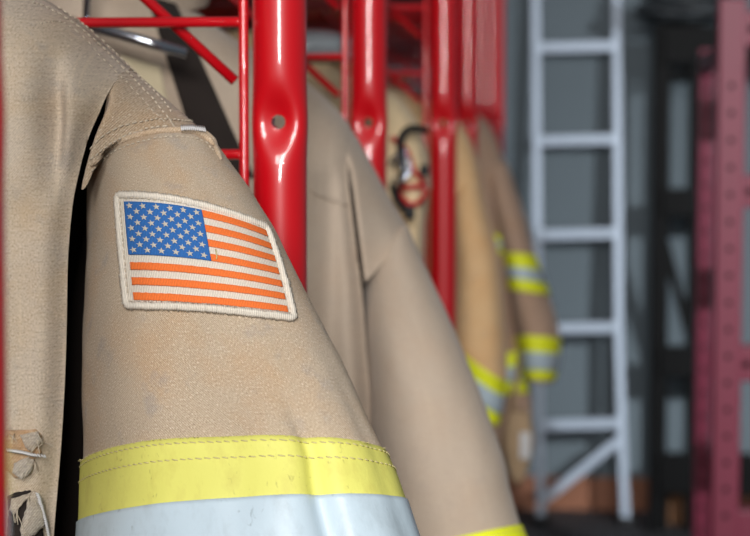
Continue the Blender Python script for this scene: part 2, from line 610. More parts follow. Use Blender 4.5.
        s.cap = obj('shoulder_yoke', cm, s.smat, s.root)
        # collar
        k = bmesh.new()
        zn = s.zr(s.neck)
        rows = []
        for i in range(9):
            t = i / 8
            rad = .085 + .012 * math.sin(t * 3)
            rows.append([Vector((s.neck + rad * 1.05 * math.cos(a), s.Y + (rad * .8) * math.sin(a), zn - .03 + s.ch * t + .012 * math.sin(a))) for a in [2 * math.pi * q / 40 for q in range(40)]])
        rows += [[Vector((s.neck + (p.x - s.neck) * .93, s.Y + (p.y - s.Y) * .93, p.z)) for p in r] for r in reversed(rows)]
        grid(k, rows, arc_uv(rows, True), True)
        s.collar = obj('collar', k, s.mat, s.root)
    def build_sleeve(s, rings):
        ctl = []
        for (L, Rr, C, YL, YR, YF) in rings:
            pl, pr, pc = at(L[0], L[1], YL), at(Rr[0], Rr[1], YR), at(C[0], C[1], YF)
            c = (pl + pr) / 2; u = (pr - pl) / 2; v = pc - c
            un = u.normalized(); vb = -(v - un * v.dot(un)) * .9
            ctl.append((c, u, v, vb))
        s.ctl = ctl
        nv = int((len(ctl) - 1) * (28 if s.res < .003 else 14))
        nu = 220 if s.res < .003 else 90
        P = [[s.S(j / nu, i / nv * (len(ctl) - 1)) for j in range(nu)] for i in range(nv + 1)]
        bm = bmesh.new()
        # turn the cuff in so that the sleeve reads as a tube with thickness
        last = P[-1]; cc = s.ctl[-1][0]
        P += [[p + (cc - p).normalized() * .006 for p in last], [p + (cc - p).normalized() * .008 + Vector((0, 0, .05)) for p in last]]
        grid(bm, P, arc_uv(P, True), True)
        s.bm_sleeve_hit = bm.copy()
        s.sleeve = obj('sleeve', bm, s.smat, s.root)
        # the other sleeve, deep in the locker
        bm = bmesh.new()
        Q = [[Vector((2 * s.neck - p.x, p.y + .03, p.z)) for p in r[::3]] for r in P[::2]]
        grid(bm, Q, arc_uv(Q, True), True)
        obj('sleeve', bm, s.mat, s.root)
    def S(s, u, v, off=0.0):
        n = len(s.ctl)
        v = max(0, min(n - 1.0001, v)); i = int(v); t = v - i
        q = [s.ctl[max(0, min(n - 1, i + k))] for k in (-1, 0, 1, 2)]
        def cr(k):
            p0, p1, p2, p3 = (a[k] for a in q)
            return .5 * ((2 * p1) + (p2 - p0) * t + (2 * p0 - 5 * p1 + 4 * p2 - p3) * t * t + (3 * p1 - p0 - 3 * p2 + p3) * t ** 3)
        c, U, V, B = cr(0), cr(1), cr(2), cr(3)
        a = 2 * math.pi * u
        ca, sa = math.cos(a), math.sin(a)
        e = .86
        ca = math.copysign(abs(ca) ** e, ca); sa2 = math.copysign(abs(sa) ** e, sa)
        p = c + U * ca + (V * sa2 if sa2 >= 0 else B * -sa2)
        d = (p - c); d = d.normalized() if d.length > 1e-6 else Vector((0, -1, 0))
        k = noise.noise(Vector((p.x * 22 + s.seed, p.z * 13, s.seed * 3.1))) * .0035 + noise.noise(Vector((p.x * 60, p.z * 40 + s.seed, 5))) * .0011
        k *= s.wr * sstep(0, .25, v)
        if s.groove:
            for (ug, vg0, vg1, amp, sig) in s.groove:
                k += amp * sstep(vg0, vg1, v) * math.exp(-((u - ug) / sig) ** 2)
        return p + d * (k + off)
    def band(s, v0, v1, name, mat, parent, off=.0012, thick=.0012, nu=220, nv=10):
        bm = bmesh.new()
        rows = [[s.S(j / nu, v0, off - thick) for j in range(nu)]]
        rows += [[s.S(j / nu, v0 + (v1 - v0) * i / nv, off) for j in range(nu)] for i in range(nv + 1)]
        rows += [[s.S(j / nu, v1, off - thick) for j in range(nu)]]
        grid(bm, rows, arc_uv(rows, True), True)
        o = obj(name, bm, mat, parent)
        return o

def sheet(hit, outline_fn, nu, nv, off, uvs, jag=0.0):
    """raised cloth sheet: outline_fn(s, t) -> pixel; returns grid of points"""
    P, UV = [], []
    for i in range(nv + 1):
        row, ur = [], []
        for j in range(nu + 1):
            px, py = outline_fn(j / nu, i / nv)
            q, n = hit(px, py, off)
            row.append(q); ur.append((j / nu * uvs[0], -i / nv * uvs[1]))
        P.append(row); UV.append(ur)
    return P, UV

def solid_sheet(bm, P, UV, thick):
    nr, nc = len(P), len(P[0])
    def under(p): return p + (p - CAM).normalized() * thick
    P2 = [[under(p) for p in P[0]]] + P + [[under(p) for p in P[-1]]]
    UV2 = [UV[0]] + UV + [UV[-1]]
    P2 = [[under(r[0])] + r + [under(r[-1])] for r in P2]
    UV2 = [[r[0]] + r + [r[-1]] for r in UV2]
    return grid(bm, P2, UV2)

# =================================================================== COAT 1 (nearest)
Y1 = 1.04
def X1(px, Y=.95): return at(px, 200, Y).x
def Z1(py, Y=.95): return at(100, py, Y).z
folds1 = [
    (X1(46), Z1(40), X1(52), Z1(200), .017, .0065, Z1(20), Z1(230)),
    (X1(64), Z1(40), X1(66), Z1(200), -.006, .006, Z1(15), Z1(260)),
    (X1(80), Z1(40), X1(84), Z1(110), .010, .0045, Z1(20), Z1(130)),
    (X1(92), Z1(40), X1(88), Z1(110), -.003, .005, Z1(20), Z1(140)),
    (X1(22), Z1(200), X1(30), Z1(536), .004, .010, Z1(180), Z1(620)),
    (X1(58), Z1(200), X1(54), Z1(536), -.004, .009, Z1(170), Z1(620)),
]
coat1 = Coat('turnout_coat', 'nearest tan firefighter coat with flag patch and yellow trim on its sleeve', Y1,
    [(216, 150), (212, 143), (195, 126), (175, 108), (140, 78), (110, 50), (75, 20), (45, 0), (0, -22), (-80, -50), (-190, -72), (-230, -74)],
    [(108, 66), (105, 88), (99, 112), (91, 140), (81, 200), (77, 260), (76, 340), (73, 420), (64, 536), (56, 700), (54, 1100)],
    [(82, 190), (90, 163), (105, 150), (125, 139), (150, 132), (180, 131), (203, 136), (216, 148)],
    -.415, .72,
    [((92, 150), (206, 140), (150, 128), 1.03, 1.03, .995),
     ((88, 176), (222, 156), (152, 142), 1.025, 1.03, .972),
     ((87, 255), (274, 240), (180, 214), 1.01, 1.01, .935),
     ((85, 350), (325, 345), (215, 318), .985, .985, .905),
     ((80, 462), (374, 462), (262, 436), .96, .965, .885),
     ((77, 522), (390, 508), (272, 496), .945, .955, .872),
     ((74, 640), (428, 622), (290, 606), .92, .94, .85),
     ((76, 780), (460, 770), (290, 750), .90, .92, .83),
     ((86, 1000), (440, 985), (290, 970), .88, .90, .81)],
    M['duck'], M['duck_sleeve'], W=.105, Wtip=.062, folds=folds1, res=.0022, seed=1, wr=.8,
    groove=[(.212, 3.4, 4.1, -.0068, .012), (.247, 3.4, 4.1, .0022, .016), (.33, 3.2, 4.4, .0015, .03), (.12, 2.6, 4.0, -.0015, .02)])
H1s = Hit(coat1.bm_sleeve_hit)
H1b = Hit(coat1.bm_body_hit)
H1c = Hit(coat1.bm_cap_hit)
H1all = Hit(coat1.bm_sleeve_hit, coat1.bm_body_hit, coat1.bm_cap_hit)

# --- armhole seam: rolled hem of the yoke lying over the sleeve head
def roll(hit, path, r, off, name, mat, parent, n=8, taper=True):
    bm = bmesh.new()
    pts = []
    for p in smooth_poly(path, 1.5):
        q, nn = hit(p.x, p.y, off)
        if pts and (q - pts[-1]).length > .02: continue
        pts.append(q)
    # soften the depth of the roll
    for _ in range(6):
        pts = [pts[0]] + [(pts[i - 1] + pts[i] * 2 + pts[i + 1]) / 4 for i in range(1, len(pts) - 1)] + [pts[-1]]
    N = len(pts)
    rr = [r * (min(1, .35 + i / 6, .35 + (N - 1 - i) / 6) if taper else 1) * (1 + .12 * noise.noise(pts[i] * 160)) for i in range(N)]
    tube(bm, pts, rr, n)
    lay = bm.loops.layers.uv.verify()
    for f in bm.faces:
        for l in f.loops: l[lay].uv = (l.vert.co.x, l.vert.co.z)
    return obj(name, bm, mat, parent)
seam_path = [(84, 186), (90, 166), (105, 152), (125, 141), (150, 134), (172, 131.5), (190, 132.5), (204, 137), (213, 146)]
roll(H1all, seam_path[1:], .0018, .0009, 'armhole_seam', M['duck_sleeve'], coat1.root)
bm = bmesh.new()
def shift(path, dx, dy): return [(x + dx, y + dy) for x, y in path]
stitches(bm, H1all, [(90, 160), (105, 147.5), (125, 136.5), (150, 129.5), (172, 127.5)], .0026, .0012, .0005, .0010)
stitches(bm, H1all, [(91, 150), (100, 138), (120, 127), (140, 122), (158, 119.5), (170, 120), (195, 122), (200, 125)], .0028, .0016, .00045, .0006)
stitches(bm, H1all, shift(seam_path[1:], 1, 5.5), .0016, .0012, .00042, .0004)
# yoke seam: two rows along the shoulder
stitches(bm, H1all, [(32, 3), (48, 8), (78, 27), (112, 57), (140, 86), (158, 106), (172, 124), (176, 130)], .0026, .0013, .00045, .0005)
stitches(bm, H1all, [(58, 6), (80, 22), (116, 54), (142, 80), (160, 98), (172, 114)], .0026, .0013, .00045, .0005)
stitches(bm, H1all, [(40, 24), (60, 22), (80, 34), (104, 60), (128, 84), (150, 108), (168, 126)], .0022, .0022, .00035, .0003)
obj('stitching', bm, M['thread'], coat1.root)
# bar tack and open fold at the end of the seam
bm = bmesh.new()
for k in range(13):
    x = 181 + k * 1.7; y = 134.4 + (-.9 if k < 7 else -.5) + .02 * (k - 6) ** 2
    a, n_ = H1all(x - .4, y - 2.6, .0036); b, n_ = H1all(x + .4, y + 2.2, .0036)
    m_ = (a + b) / 2 + (CAM - a).normalized() * .0014
    tube(bm, [a, m_, b], [.0003, .00055, .0003], 5)
obj('bar_tack', bm, M['label_white'], coat1.root)
roll(H1all, [(200, 128), (206, 129.5), (211, 134), (213.5, 141), (216, 150), (221, 160)], .0015, .0004, 'seam_fold', M['duck_sleeve'], coat1.root)

# --- trim on the sleeve
trim1 = coat1.band(4.0, 6.15, 'reflective_trim', M['lime'], coat1.root, off=.0014, nv=24)
trim1['label'] = 'yellow and silver reflective trim band round the sleeve'
coat1.band(5.0, 5.75, 'silver_band', M['silver_tape'], trim1, off=.0024, nv=14)
bm = bmesh.new()
class BandHit:
    pass
def ring_stitch(bm, coat, v, off, u0=.0, u1=.52, length=.0030, gap=.0009, r=.00038):
    n = 500
    pts = [coat.S(u0 + (u1 - u0) * i / n, v, off) for i in range(n + 1)]
    i = 0
    while i < n:
        j = i; L = 0
        tgt = length * random.uniform(.85, 1.15)
        while j < n and L < tgt:
            L += (pts[j + 1] - pts[j]).length; j += 1
        if j > i:
            w = Vector((0, 0, r * .8))
            tube(bm, [pts[i] - w, (pts[i] + pts[j]) / 2, pts[j] + w], [r * .6, r, r * .6], 5)
        L = 0
        while j < n and L < gap:
            L += (pts[j + 1] - pts[j]).length; j += 1
        i = max(j, i + 1)
ring_stitch(bm, coat1, 4.06, .0018)
ring_stitch(bm, coat1, 4.30, .0018)
obj('trim_stitching', bm, M['thread_grey'], trim1)
# frayed top edge of the trim: loose fibres
bm = bmesh.new()
for k in range(170):
    u = random.uniform(.30, .5) if k < 110 else random.uniform(.05, .3)
    p = coat1.S(u, 4.01, .0012)
    d = Vector((random.uniform(-.8, .8), random.uniform(-.6, .2), random.uniform(-.1, .5))) * random.uniform(.0008, .0026)
    tube(bm, [p, p + d * .6 + Vector((0, 0, .0002)), p + d], [.00022, .0002, .0001], 4)
obj('frayed_edge', bm, M['thread_grey'], trim1)

# --- flag patch
PC = {'TL': (117.5, 195), 'TR': (266.5, 228.5), 'BR': (294, 321), 'BL': (127, 307.5)}
def quad(u, v, tl, tr, br, bl, bt=0, bb=0, bl_=0, br_=0):
    x = (1 - v) * ((1 - u) * tl[0] + u * tr[0]) + v * ((1 - u) * bl[0] + u * br[0])
    y = (1 - v) * ((1 - u) * tl[1] + u * tr[1]) + v * ((1 - u) * bl[1] + u * br[1])
    y -= 4 * u * (1 - u) * (bt * (1 - v) + bb * v)
    x -= 4 * v * (1 - v) * (bl_ * (1 - u) + br_ * u)
    return x, y
def patch_px(u, v):
    # u compresses toward the far edge where the sleeve turns away
    return quad(u, v, PC['TL'], PC['TR'], PC['BR'], PC['BL'], 9.0, 2.5, 0.5, -2.0)
PW, PH = .09, .058
def inner(u, v):   # flag field inside the border
    return patch_px(.062 + .898 * u, .072 + .868 * v)
P, UV = sheet(H1s, patch_px, 60, 40, .0015, (PW, PH))
bm = bmesh.new(); solid_sheet(bm, P, UV, .002)
patch = obj('flag_patch', bm, M['patch_white'], coat1.root)
patch['label'] = 'flag patch with white stars on blue and orange stripes'
# overlocked border, a fuzzy cord round the edge
bm = bmesh.new()
path = [patch_px(t, 0) for t in [i / 60 for i in range(60)]] + [patch_px(1, t) for t in [i / 40 for i in range(40)]] + \
       [patch_px(1 - t, 1) for t in [i / 60 for i in range(60)]] + [patch_px(0, 1 - t) for t in [i / 40 for i in range(40)]]
ctr = Vector((sum(p[0] for p in path) / len(path), sum(p[1] for p in path) / len(path)))
pts, rr, pin = [], [], []
for i, p in enumerate(path):
    q = Vector(p) + (ctr - Vector(p)).normalized() * 2.2 + Vector((noise.noise(Vector((i * .35, 0, 1))), noise.noise(Vector((i * .35, 4, 1))))) * .7
    pts.append(H1s(q.x, q.y, .0017)[0]); pin.append(q)
    rr.append(.0019 * (1 + .25 * noise.noise(Vector((i * .6, 2, 2)))))
for _ in range(2):
    pts = [(pts[i - 1] + pts[i] * 2 + pts[(i + 1) % len(pts)]) / 4 for i in range(len(pts))]
tube(bm, pts, rr, 8, closed=True)
# overlock loops across the border
for i in range(0, len(pts)):
    for sub in (0.0, .5):
        a = pts[i].lerp(pts[(i + 1) % len(pts)], sub)
        t = (pts[(i + 1) % len(pts)] - pts[i]).normalized()
        nrm = (CAM - a).normalized(); sd = t.cross(nrm).normalized()
        k = random.uniform(.8, 1.25)
        tube(bm, [a + sd * .0021 * k + t * .0004, a + nrm * .0021, a - sd * .0021 * k - t * .0004], [.0003, .00045, .0003], 4)
for i in range(150):   # stray fibres
    a = random.choice(pts[150:] + pts[:40]); d = Vector((random.uniform(-1, 1), -.4, random.uniform(-1, 1))) * random.uniform(.0012, .003)
    tube(bm, [a, a + d * .6, a + d * .9 + Vector((.0004, 0, -.0004))], [.0002, .00018, .0001], 4)
lay = bm.loops.layers.uv.verify()
for f in bm.faces:
    for l in f.loops: l[lay].uv = (l.vert.co.x, l.vert.co.z)
obj('border', bm, M['patch_border'], patch)
bm = bmesh.new()     # inner run of stitches fixing the border
loop = [inner(t, -.035) for t in [i / 20 for i in range(21)]]
stitches(bm, H1s, loop, .0022, .0016, .00035, .0022)
stitches(bm, H1s, [inner(-.035, t / 12) for t in range(13)], .0022, .0016, .00035, .0022)
stitches(bm, H1s, [inner(1.02, t / 12) for t in range(13)], .0022, .0016, .00035, .0022)
obj('border_stitching', bm, M['thread'], patch)
CX, CV = .55, 7 / 13
for k in range(7):     # orange stripes
    v0, v1 = 2 * k / 13, (2 * k + 1) / 13
    u0 = CX if k < 4 else .0
    bm = bmesh.new()
    wob = lambda u, v: inner(u0 + (1 - u0) * u, v0 + (v1 - v0) * (v + .06 * noise.noise(Vector((u * 40, v * 3, k)))))
    P, UV = sheet(H1s, wob, 70, 5, .0023, (PW * (1 - u0), PH / 13))
    solid_sheet(bm, P, UV, .0012)
    obj('stripe', bm, M['patch_orange'], patch)
bm = bmesh.new()       # canton and its stars
P, UV = sheet(H1s, lambda u, v: inner(-.005 + u * (CX + .005), v * CV), 40, 30, .0023, (PW * CX, PH * CV))
solid_sheet(bm, P, UV, .0012)
nblue = len(bm.faces)
starfaces = []
for r in range(9):
    n = 6 if r % 2 == 0 else 5
    for c in range(n):
        su = (.075 + c * .17 + (0 if n == 6 else .085))
        sv = .085 + r * .1035
        vs = []
        rot = random.uniform(-.25, .25)
        for q in range(10):
            a = q * math.pi / 5 + rot
            rad = (.058 if q % 2 == 0 else .024)
            x, y = inner(-.005 + (su + rad * math.sin(a) * .82) * (CX + .005), (sv - rad * 1.12 * math.cos(a)) * CV)
            vs.append(bm.verts.new(H1s(x, y, .0028)[0]))
        x, y = inner(-.005 + su * (CX + .005), sv * CV)
        cv = bm.verts.new(H1s(x, y, .0034)[0])
        for q in range(10):
            starfaces.append(bm.faces.new((cv, vs[q], vs[(q + 1) % 10])))
for f in starfaces: f.material_index = 1
obj('canton', bm, [M['patch_blue'], M['patch_white']], patch)
bm = bmesh.new()       # loose dark thread on the fourth stripe
tube(bm, [H1s(x, y, .0032)[0] for x, y in ((216, 252), (216.6, 256), (217.4, 260), (216.8, 262))], .0003, 5)
obj('loose_thread', bm, M['thread_grey'], patch)

# small dark stains on the upper sleeve
# --- torn pocket at the lower left of the chest
def blob_sheet(hit, pts, off, uvs=(.03, .03), thick=.0015):
    """fan of an irregular outline (pixels) laid on the cloth"""
    bm = bmesh.new()
    lay = bm.loops.layers.uv.verify()
    c = Vector((sum(p[0] for p in pts) / len(pts), sum(p[1] for p in pts) / len(pts)))
    rp = []
    for i, p in enumerate(pts):
        a, b = Vector(p), Vector(pts[(i + 1) % len(pts)])
        for k in range(6):
            q = a.lerp(b, k / 6); q += Vector((noise.noise(Vector((q.x * .3, q.y * .3, 1))), noise.noise(Vector((q.x * .3, q.y * .3, 7))))) * .8
            rp.append(q)
    rows = []
    for f_, o_ in ((1.0, off - thick), (1.0, off), (.8, off + .0006), (.5, off + .0012), (.2, off + .001), (.02, off + .001)):
        rows.append([hit(*(c + (q - c) * f_), o_ + .0012 * noise.noise(Vector((q.x * .12 * f_, q.y * .12 * f_, 3))))[0] for q in rp])
    grid(bm, rows, [[(p.x, p.z) for p in r] + [(r[0].x, r[0].z)] for r in rows], True)
    return bm
M['torn_grey'] = fabric('worn_grey_cloth', (172, 164, 152), (178, 156, 130), (128, 126, 124), weave=.8)
M['torn_orange'] = fabric('rusty_worn_cloth', (178, 152, 122), (186, 132, 78), (136, 122, 110), weave=.8)
flap = obj('torn_flap', blob_sheet(H1b, [(-4, 430), (16, 430), (36, 429), (41, 434), (39, 446), (40, 452), (34, 458), (30, 474), (14, 478), (6, 470), (-4, 466)], .0022), M['torn_orange'], coat1.root)
flap['label'] = 'frayed and torn cloth flap at the lower left'
obj('torn_scrap', blob_sheet(H1b, [(18, 434), (38, 430), (40, 440), (32, 450), (24, 446)], .0050), M['torn_grey'], flap)
obj('torn_scrap', blob_sheet(H1b, [(12, 462), (26, 456), (34, 458), (30, 472), (18, 478), (11, 472)], .0046), M['torn_grey'], flap)
bm = bmesh.new()
for k in range(20):
    x = 5 + k * 1.9; y = 449 + 5 * (x - 5) / 36
    a = H1b(x - .8, y - 1.8, .0052)[0]; b = H1b(x + .8, y + 1.8, .0052)[0]
    tube(bm, [a, (a + b) / 2 + (CAM - a).normalized() * .0012, b], [.0003, .0006, .0003], 5)
obj('bar_tack', bm, M['label_white'], flap)
hole = obj('pocket_opening', blob_sheet(H1b, [(7, 496), (16, 492), (30, 490), (35, 500), (40, 520), (42, 545), (20, 560), (6, 545), (8, 515)], .0016), M['lining_and_shade'], coat1.root)
hole['label'] = 'dark torn pocket opening'
obj('torn_scrap', blob_sheet(H1b, [(26, 494), (33, 490), (38, 506), (40, 524), (30, 534), (20, 537), (18, 528), (24, 508)], .0042), M['torn_grey'], hole)
obj('torn_scrap', blob_sheet(H1b, [(10, 498), (22, 494), (30, 492), (22, 500), (15, 508), (12, 514), (8, 508)], .0044), M['torn_grey'], hole)
bm = bmesh.new()
for k in range(26):
    y = 492 + k * 2.2; x = 34.5 + (y - 492) * .2
    a = H1b(x - 1.8, y - .9, .0046)[0]; b = H1b(x + 1.8, y + .9, .0046)[0]
    tube(bm, [a, (a + b) / 2 + (CAM - a).normalized() * .0010, b], [.0003, .0006, .0003], 5)
obj('bar_tack', bm, M['label_white'], hole)
bm = bmesh.new()
for k in range(36):
    x, y = random.choice([(14, 505), (12, 510), (28, 494), (36, 432), (40, 440), (33, 460), (22, 532), (10, 430)])
    a = H1b(x + random.uniform(-4, 4), y + random.uniform(-4, 4), .004)[0]
    d = Vector((random.uniform(-1, 1), -.7, random.uniform(-1, .6))) * random.uniform(.003, .008)
    tube(bm, [a, a + d * .5 + Vector((0, 0, -.001)), a + d + Vector((0, 0, -.003))], [.0003, .00028, .00015], 4)
obj('loose_thread', bm, M['thread'], flap)

# =================================================================== COAT 2
Y2 = 1.56
coat2 = Coat('turnout_coat', 'beige firefighter coat hanging second in the row, between the two nearest red posts', Y2,
    [(411, 236), (406, 226), (390, 200), (366, 155), (345, 120), (325, 98), (310, 85), (270, 60), (225, 32), (180, 0), (150, -15), (110, -28), (60, -34)],
    [(344, 148), (349, 185), (356, 240), (363, 300), (370, 400), (378, 540), (386, 700), (390, 900)],
    [(358, 298), (363, 286), (375, 272), (390, 254), (411, 234)],
    -.375, .72,
    [((362, 262), (404, 226), (383, 240), 1.545, 1.555, 1.52),
     ((362, 292), (412, 238), (388, 262), 1.54, 1.555, 1.494),
     ((366, 336), (455, 330), (412, 326), 1.52, 1.54, 1.455),
     ((372, 430), (491, 428), (440, 424), 1.49, 1.51, 1.42),
     ((378, 556), (518, 526), (462, 536), 1.47, 1.49, 1.40),
     ((380, 640), (548, 610), (480, 620), 1.45, 1.47, 1.38),
     ((386, 860), (570, 850), (480, 850), 1.43, 1.45, 1.36)],
    M['duck_mid'], W=.105, Wtip=.07, folds=[(at(330, 300, 1.46).x, 1.3, at(326, 300, 1.46).x, 1.0, .007, .010, 1.27, .9),
                                            (at(348, 300, 1.46).x, 1.3, at(350, 300, 1.46).x, 1.0, -.006, .012, 1.27, .9)],
    res=.004, seed=2, wr=.8, ext=.3)
H2 = Hit(coat2.bm_sleeve_hit, coat2.bm_body_hit, coat2.bm_cap_hit)
roll(H2, [(362, 292), (368, 280), (380, 267), (394, 249), (409, 235)], .0022, .0006, 'armhole_seam', M['duck_mid'], coat2.root)
roll(H2, [(309, 188), (316, 193), (330, 199), (342, 203), (348, 206)], .0020, .0004, 'chest_seam', M['duck_mid'], coat2.root)
t2 = coat2.band(4.0, 4.95, 'reflective_trim', M['lime_bright'], coat2.root, off=.0016, nu=120, nv=16)
coat2.band(4.33, 4.66, 'silver_band', M['silver_tape'], t2, off=.0026, nu=120, nv=8)
bm = bmesh.new(); ring_stitch(bm, coat2, 4.06, .002); obj('trim_stitching', bm, M['thread_grey'], t2)
H2b = Hit(coat2.bm_body_hit)
# open front: dark lining between the two front edges, cream facing turned out
P, UV = sheet(H2b, lambda u, v: (143 + 62 * v + u * (24 + 26 * v), -12 + 190 * v), 10, 30, .002, (.05, .2))
bm = bmesh.new(); solid_sheet(bm, P, UV, .002)
fo = obj('front_lining', bm, M['lining_and_shade'], coat2.root)
fo['label'] = 'dark lining showing in the open front'
P, UV = sheet(H2b, lambda u, v: (120 + 12 * v + u * (40 + 4 * v), 56 + 12 * u + 70 * v), 10, 12, .004, (.05, .1))
bm = bmesh.new(); solid_sheet(bm, P, UV, .002)
fc = obj('front_facing', bm, M['lining_cream'], coat2.root)
fc['label'] = 'cream facing turned out at the neck'

# chrome hanger in its neck
hg = thing('coat_hanger', 'chrome bar of the hanger in the open neck of the second coat', 'hanger', at(140, 40, 1.44))
bm = bmesh.new()
tube(bm, [at(70, 22, 1.44), at(100, 29, 1.43), at(140, 40, 1.425), at(186, 54, 1.43)], .0046, 12)
obj('bar', bm, M['chrome'], hg)
bm = bmesh.new()
a = at(86, 24, 1.435)
tube(bm, [a, a + Vector((0, .01, .05)), a + Vector((-.01, .02, .09)), a + Vector((-.035, .02, .10)), a + Vector((-.05, .02, .08))], .003, 10)
obj('hook', bm, M['chrome'], hg)

# =================================================================== COAT 3 (tucked inside third bay)
coat3 = Coat('turnout_coat', 'sand coloured firefighter coat tucked deep between the second and third red posts', 2.1,
    [(431, 190), (429, 165), (424, 140), (414, 116), (400, 99), (385, 90), (350, 74), (310, 62), (260, 54)],
    [(398, 150), (400, 200), (402, 300), (402, 500)],
    [(396, 205), (412, 200), (431, 186)],
    -.34, .75,
    [((398, 185), (428, 175), (412, 178), 2.09, 2.10, 2.05),
     ((399, 215), (428, 200), (413, 200), 2.09, 2.10, 2.03),
     ((394, 330), (423, 320), (408, 320), 2.08, 2.09, 2.01),
     ((390, 520), (420, 510), (405, 510), 2.07, 2.08, 2.0)],
    M['duck_sand'], W=.1, Wtip=.06, res=.007, seed=3, ext=.3, ch=.045)

# =================================================================== COAT 4 (golden tan)
coat4 = Coat('turnout_coat', 'golden tan firefighter coat right behind the third red post, trim slanting round its cuff', 2.72,
    [(482, 190), (479, 170), (473, 146), (465, 129), (455, 118), (440, 108), (420, 98), (390, 88)],
    [(452, 150), (452, 200), (454, 300), (455, 500)],
    [(450, 205), (465, 200), (482, 186)],
    -.35, .80,
    [((452, 180), (480, 172), (466, 174), 2.71, 2.72, 2.67),
     ((451, 210), (485, 196), (468, 200), 2.70, 2.72, 2.64),
     ((451, 275), (500, 268), (478, 268), 2.68, 2.70, 2.60),
     ((448, 326), (505, 355), (484, 352), 2.66, 2.68, 2.58),
     ((446, 336), (504, 374), (486, 370), 2.655, 2.675, 2.575),
     ((450, 388), (495, 416), (484, 420), 2.645, 2.66, 2.585)],
    M['duck_orange'], W=.1, Wtip=.06, res=.007, seed=4, ext=0, ch=.03)
t4 = coat4.band(4.0, 4.95, 'reflective_trim', M['lime_bright'], coat4.root, off=.002, nu=80, nv=12)
coat4.band(4.33, 4.66, 'silver_band', M['silver_tape'], t4, off=.004, nu=80, nv=6)

# =================================================================== COAT 5 (brown)
coat5 = Coat('turnout_coat', 'brown firefighter coat farthest down the row, two yellow bands on its sleeve', 3.3,
    [(507, 178), (503, 160), (496, 138), (487, 122), (478, 114), (465, 106), (445, 99), (420, 92)],
    [(497, 165), (503, 220), (506, 262), (515, 340), (529, 400), (531, 470)],
    [(492, 190), (500, 184), (508, 176)],
    -.34, .72,
    [((488, 172), (506, 162), (496, 165), 3.29, 3.3, 3.25),
     ((490, 200), (516, 190), (503, 192), 3.28, 3.3, 3.22),
     ((504, 254), (536, 256), (520, 252), 3.26, 3.28, 3.19),
     ((510, 290), (549, 295), (528, 292), 3.25, 3.27, 3.18),
     ((519, 336), (560, 339), (538, 335), 3.23, 3.25, 3.16),
     ((527, 381), (554, 382), (540, 383), 3.22, 3.24, 3.17)],
    M['duck_brown'], W=.1, Wtip=.055, res=.007, seed=5, ext=0, ch=.03)
t5 = coat5.band(2.02, 3.0, 'reflective_trim', M['lime_bright'], coat5.root, off=.002, nu=80, nv=10)
coat5.band(2.36, 2.68, 'silver_band', M['silver_tape'], t5, off=.004, nu=80, nv=6)
t5 = coat5.band(4.02, 4.9, 'reflective_trim', M['lime_bright'], coat5.root, off=.002, nu=80, nv=10)
coat5.band(4.33, 4.66, 'silver_band', M['silver_tape'], t5, off=.004, nu=80, nv=6)
H5 = Hit(coat5.bm_body_hit)
def chest_trim(x0, x1, ya, yb, slope, name='chest_trim'):
    par = None
    for nm, a, b, mt, off in ((name, 0, 1, 'lime_bright', .004), ('silver_band', .34, .7, 'silver_tape', .006)):
        P, UV = sheet(H5, lambda u, v: (x0 + (x1 - x0) * u, ya + slope * (x0 + (x1 - x0) * u - x1) + (yb - ya) * (a + (b - a) * v)), 24, 6, off, (.3, .07))
        bm = bmesh.new(); solid_sheet(bm, P, UV, .003)
        par = obj(nm, bm, M[mt], par or coat5.root)
chest_trim(440, 502, 236, 254, .25)
chest_trim(470, 530, 350, 392, -.1)

# tan pouch below the brown coat
pc = at(518, 447, 3.11)
pouch = thing('gear_pouch', 'tan rounded leather pouch hanging below the brown coat', 'pouch', pc - Vector((0, 0, .06)))
bm = bmesh.new()
rows = []
for i in range(15):
    t = i / 14
    w = .024 * (math.sin(math.pi * min(1, .12 + t * .86)) ** .5) * (1 + .1 * math.sin(5 * t))
    rows.append([pc + Vector((w * math.cos(a), .6 * w * math.sin(a), .062 - .124 * t)) for a in [2 * math.pi * k / 28 for k in range(28)]])
V = grid(bm, rows, None, True)
bm.faces.new(V[0]); bm.faces.new(V[-1])
obj('bag', bm, M['pouch'], pouch)
bm = bmesh.new(); box(bm, pc + Vector((.012, -.019, .006)), (.018, .003, .045), bev=.001)
obj('tag', bm, M['label_white'], pouch)
bm = bmesh.new(); tube(bm, [pc + Vector((-.01, 0, .055)), pc + Vector((-.005, 0, .10)), pc + Vector((.002, .05, .15))], .004, 8)
obj('hanging_loop', bm, M['pouch'], pouch)

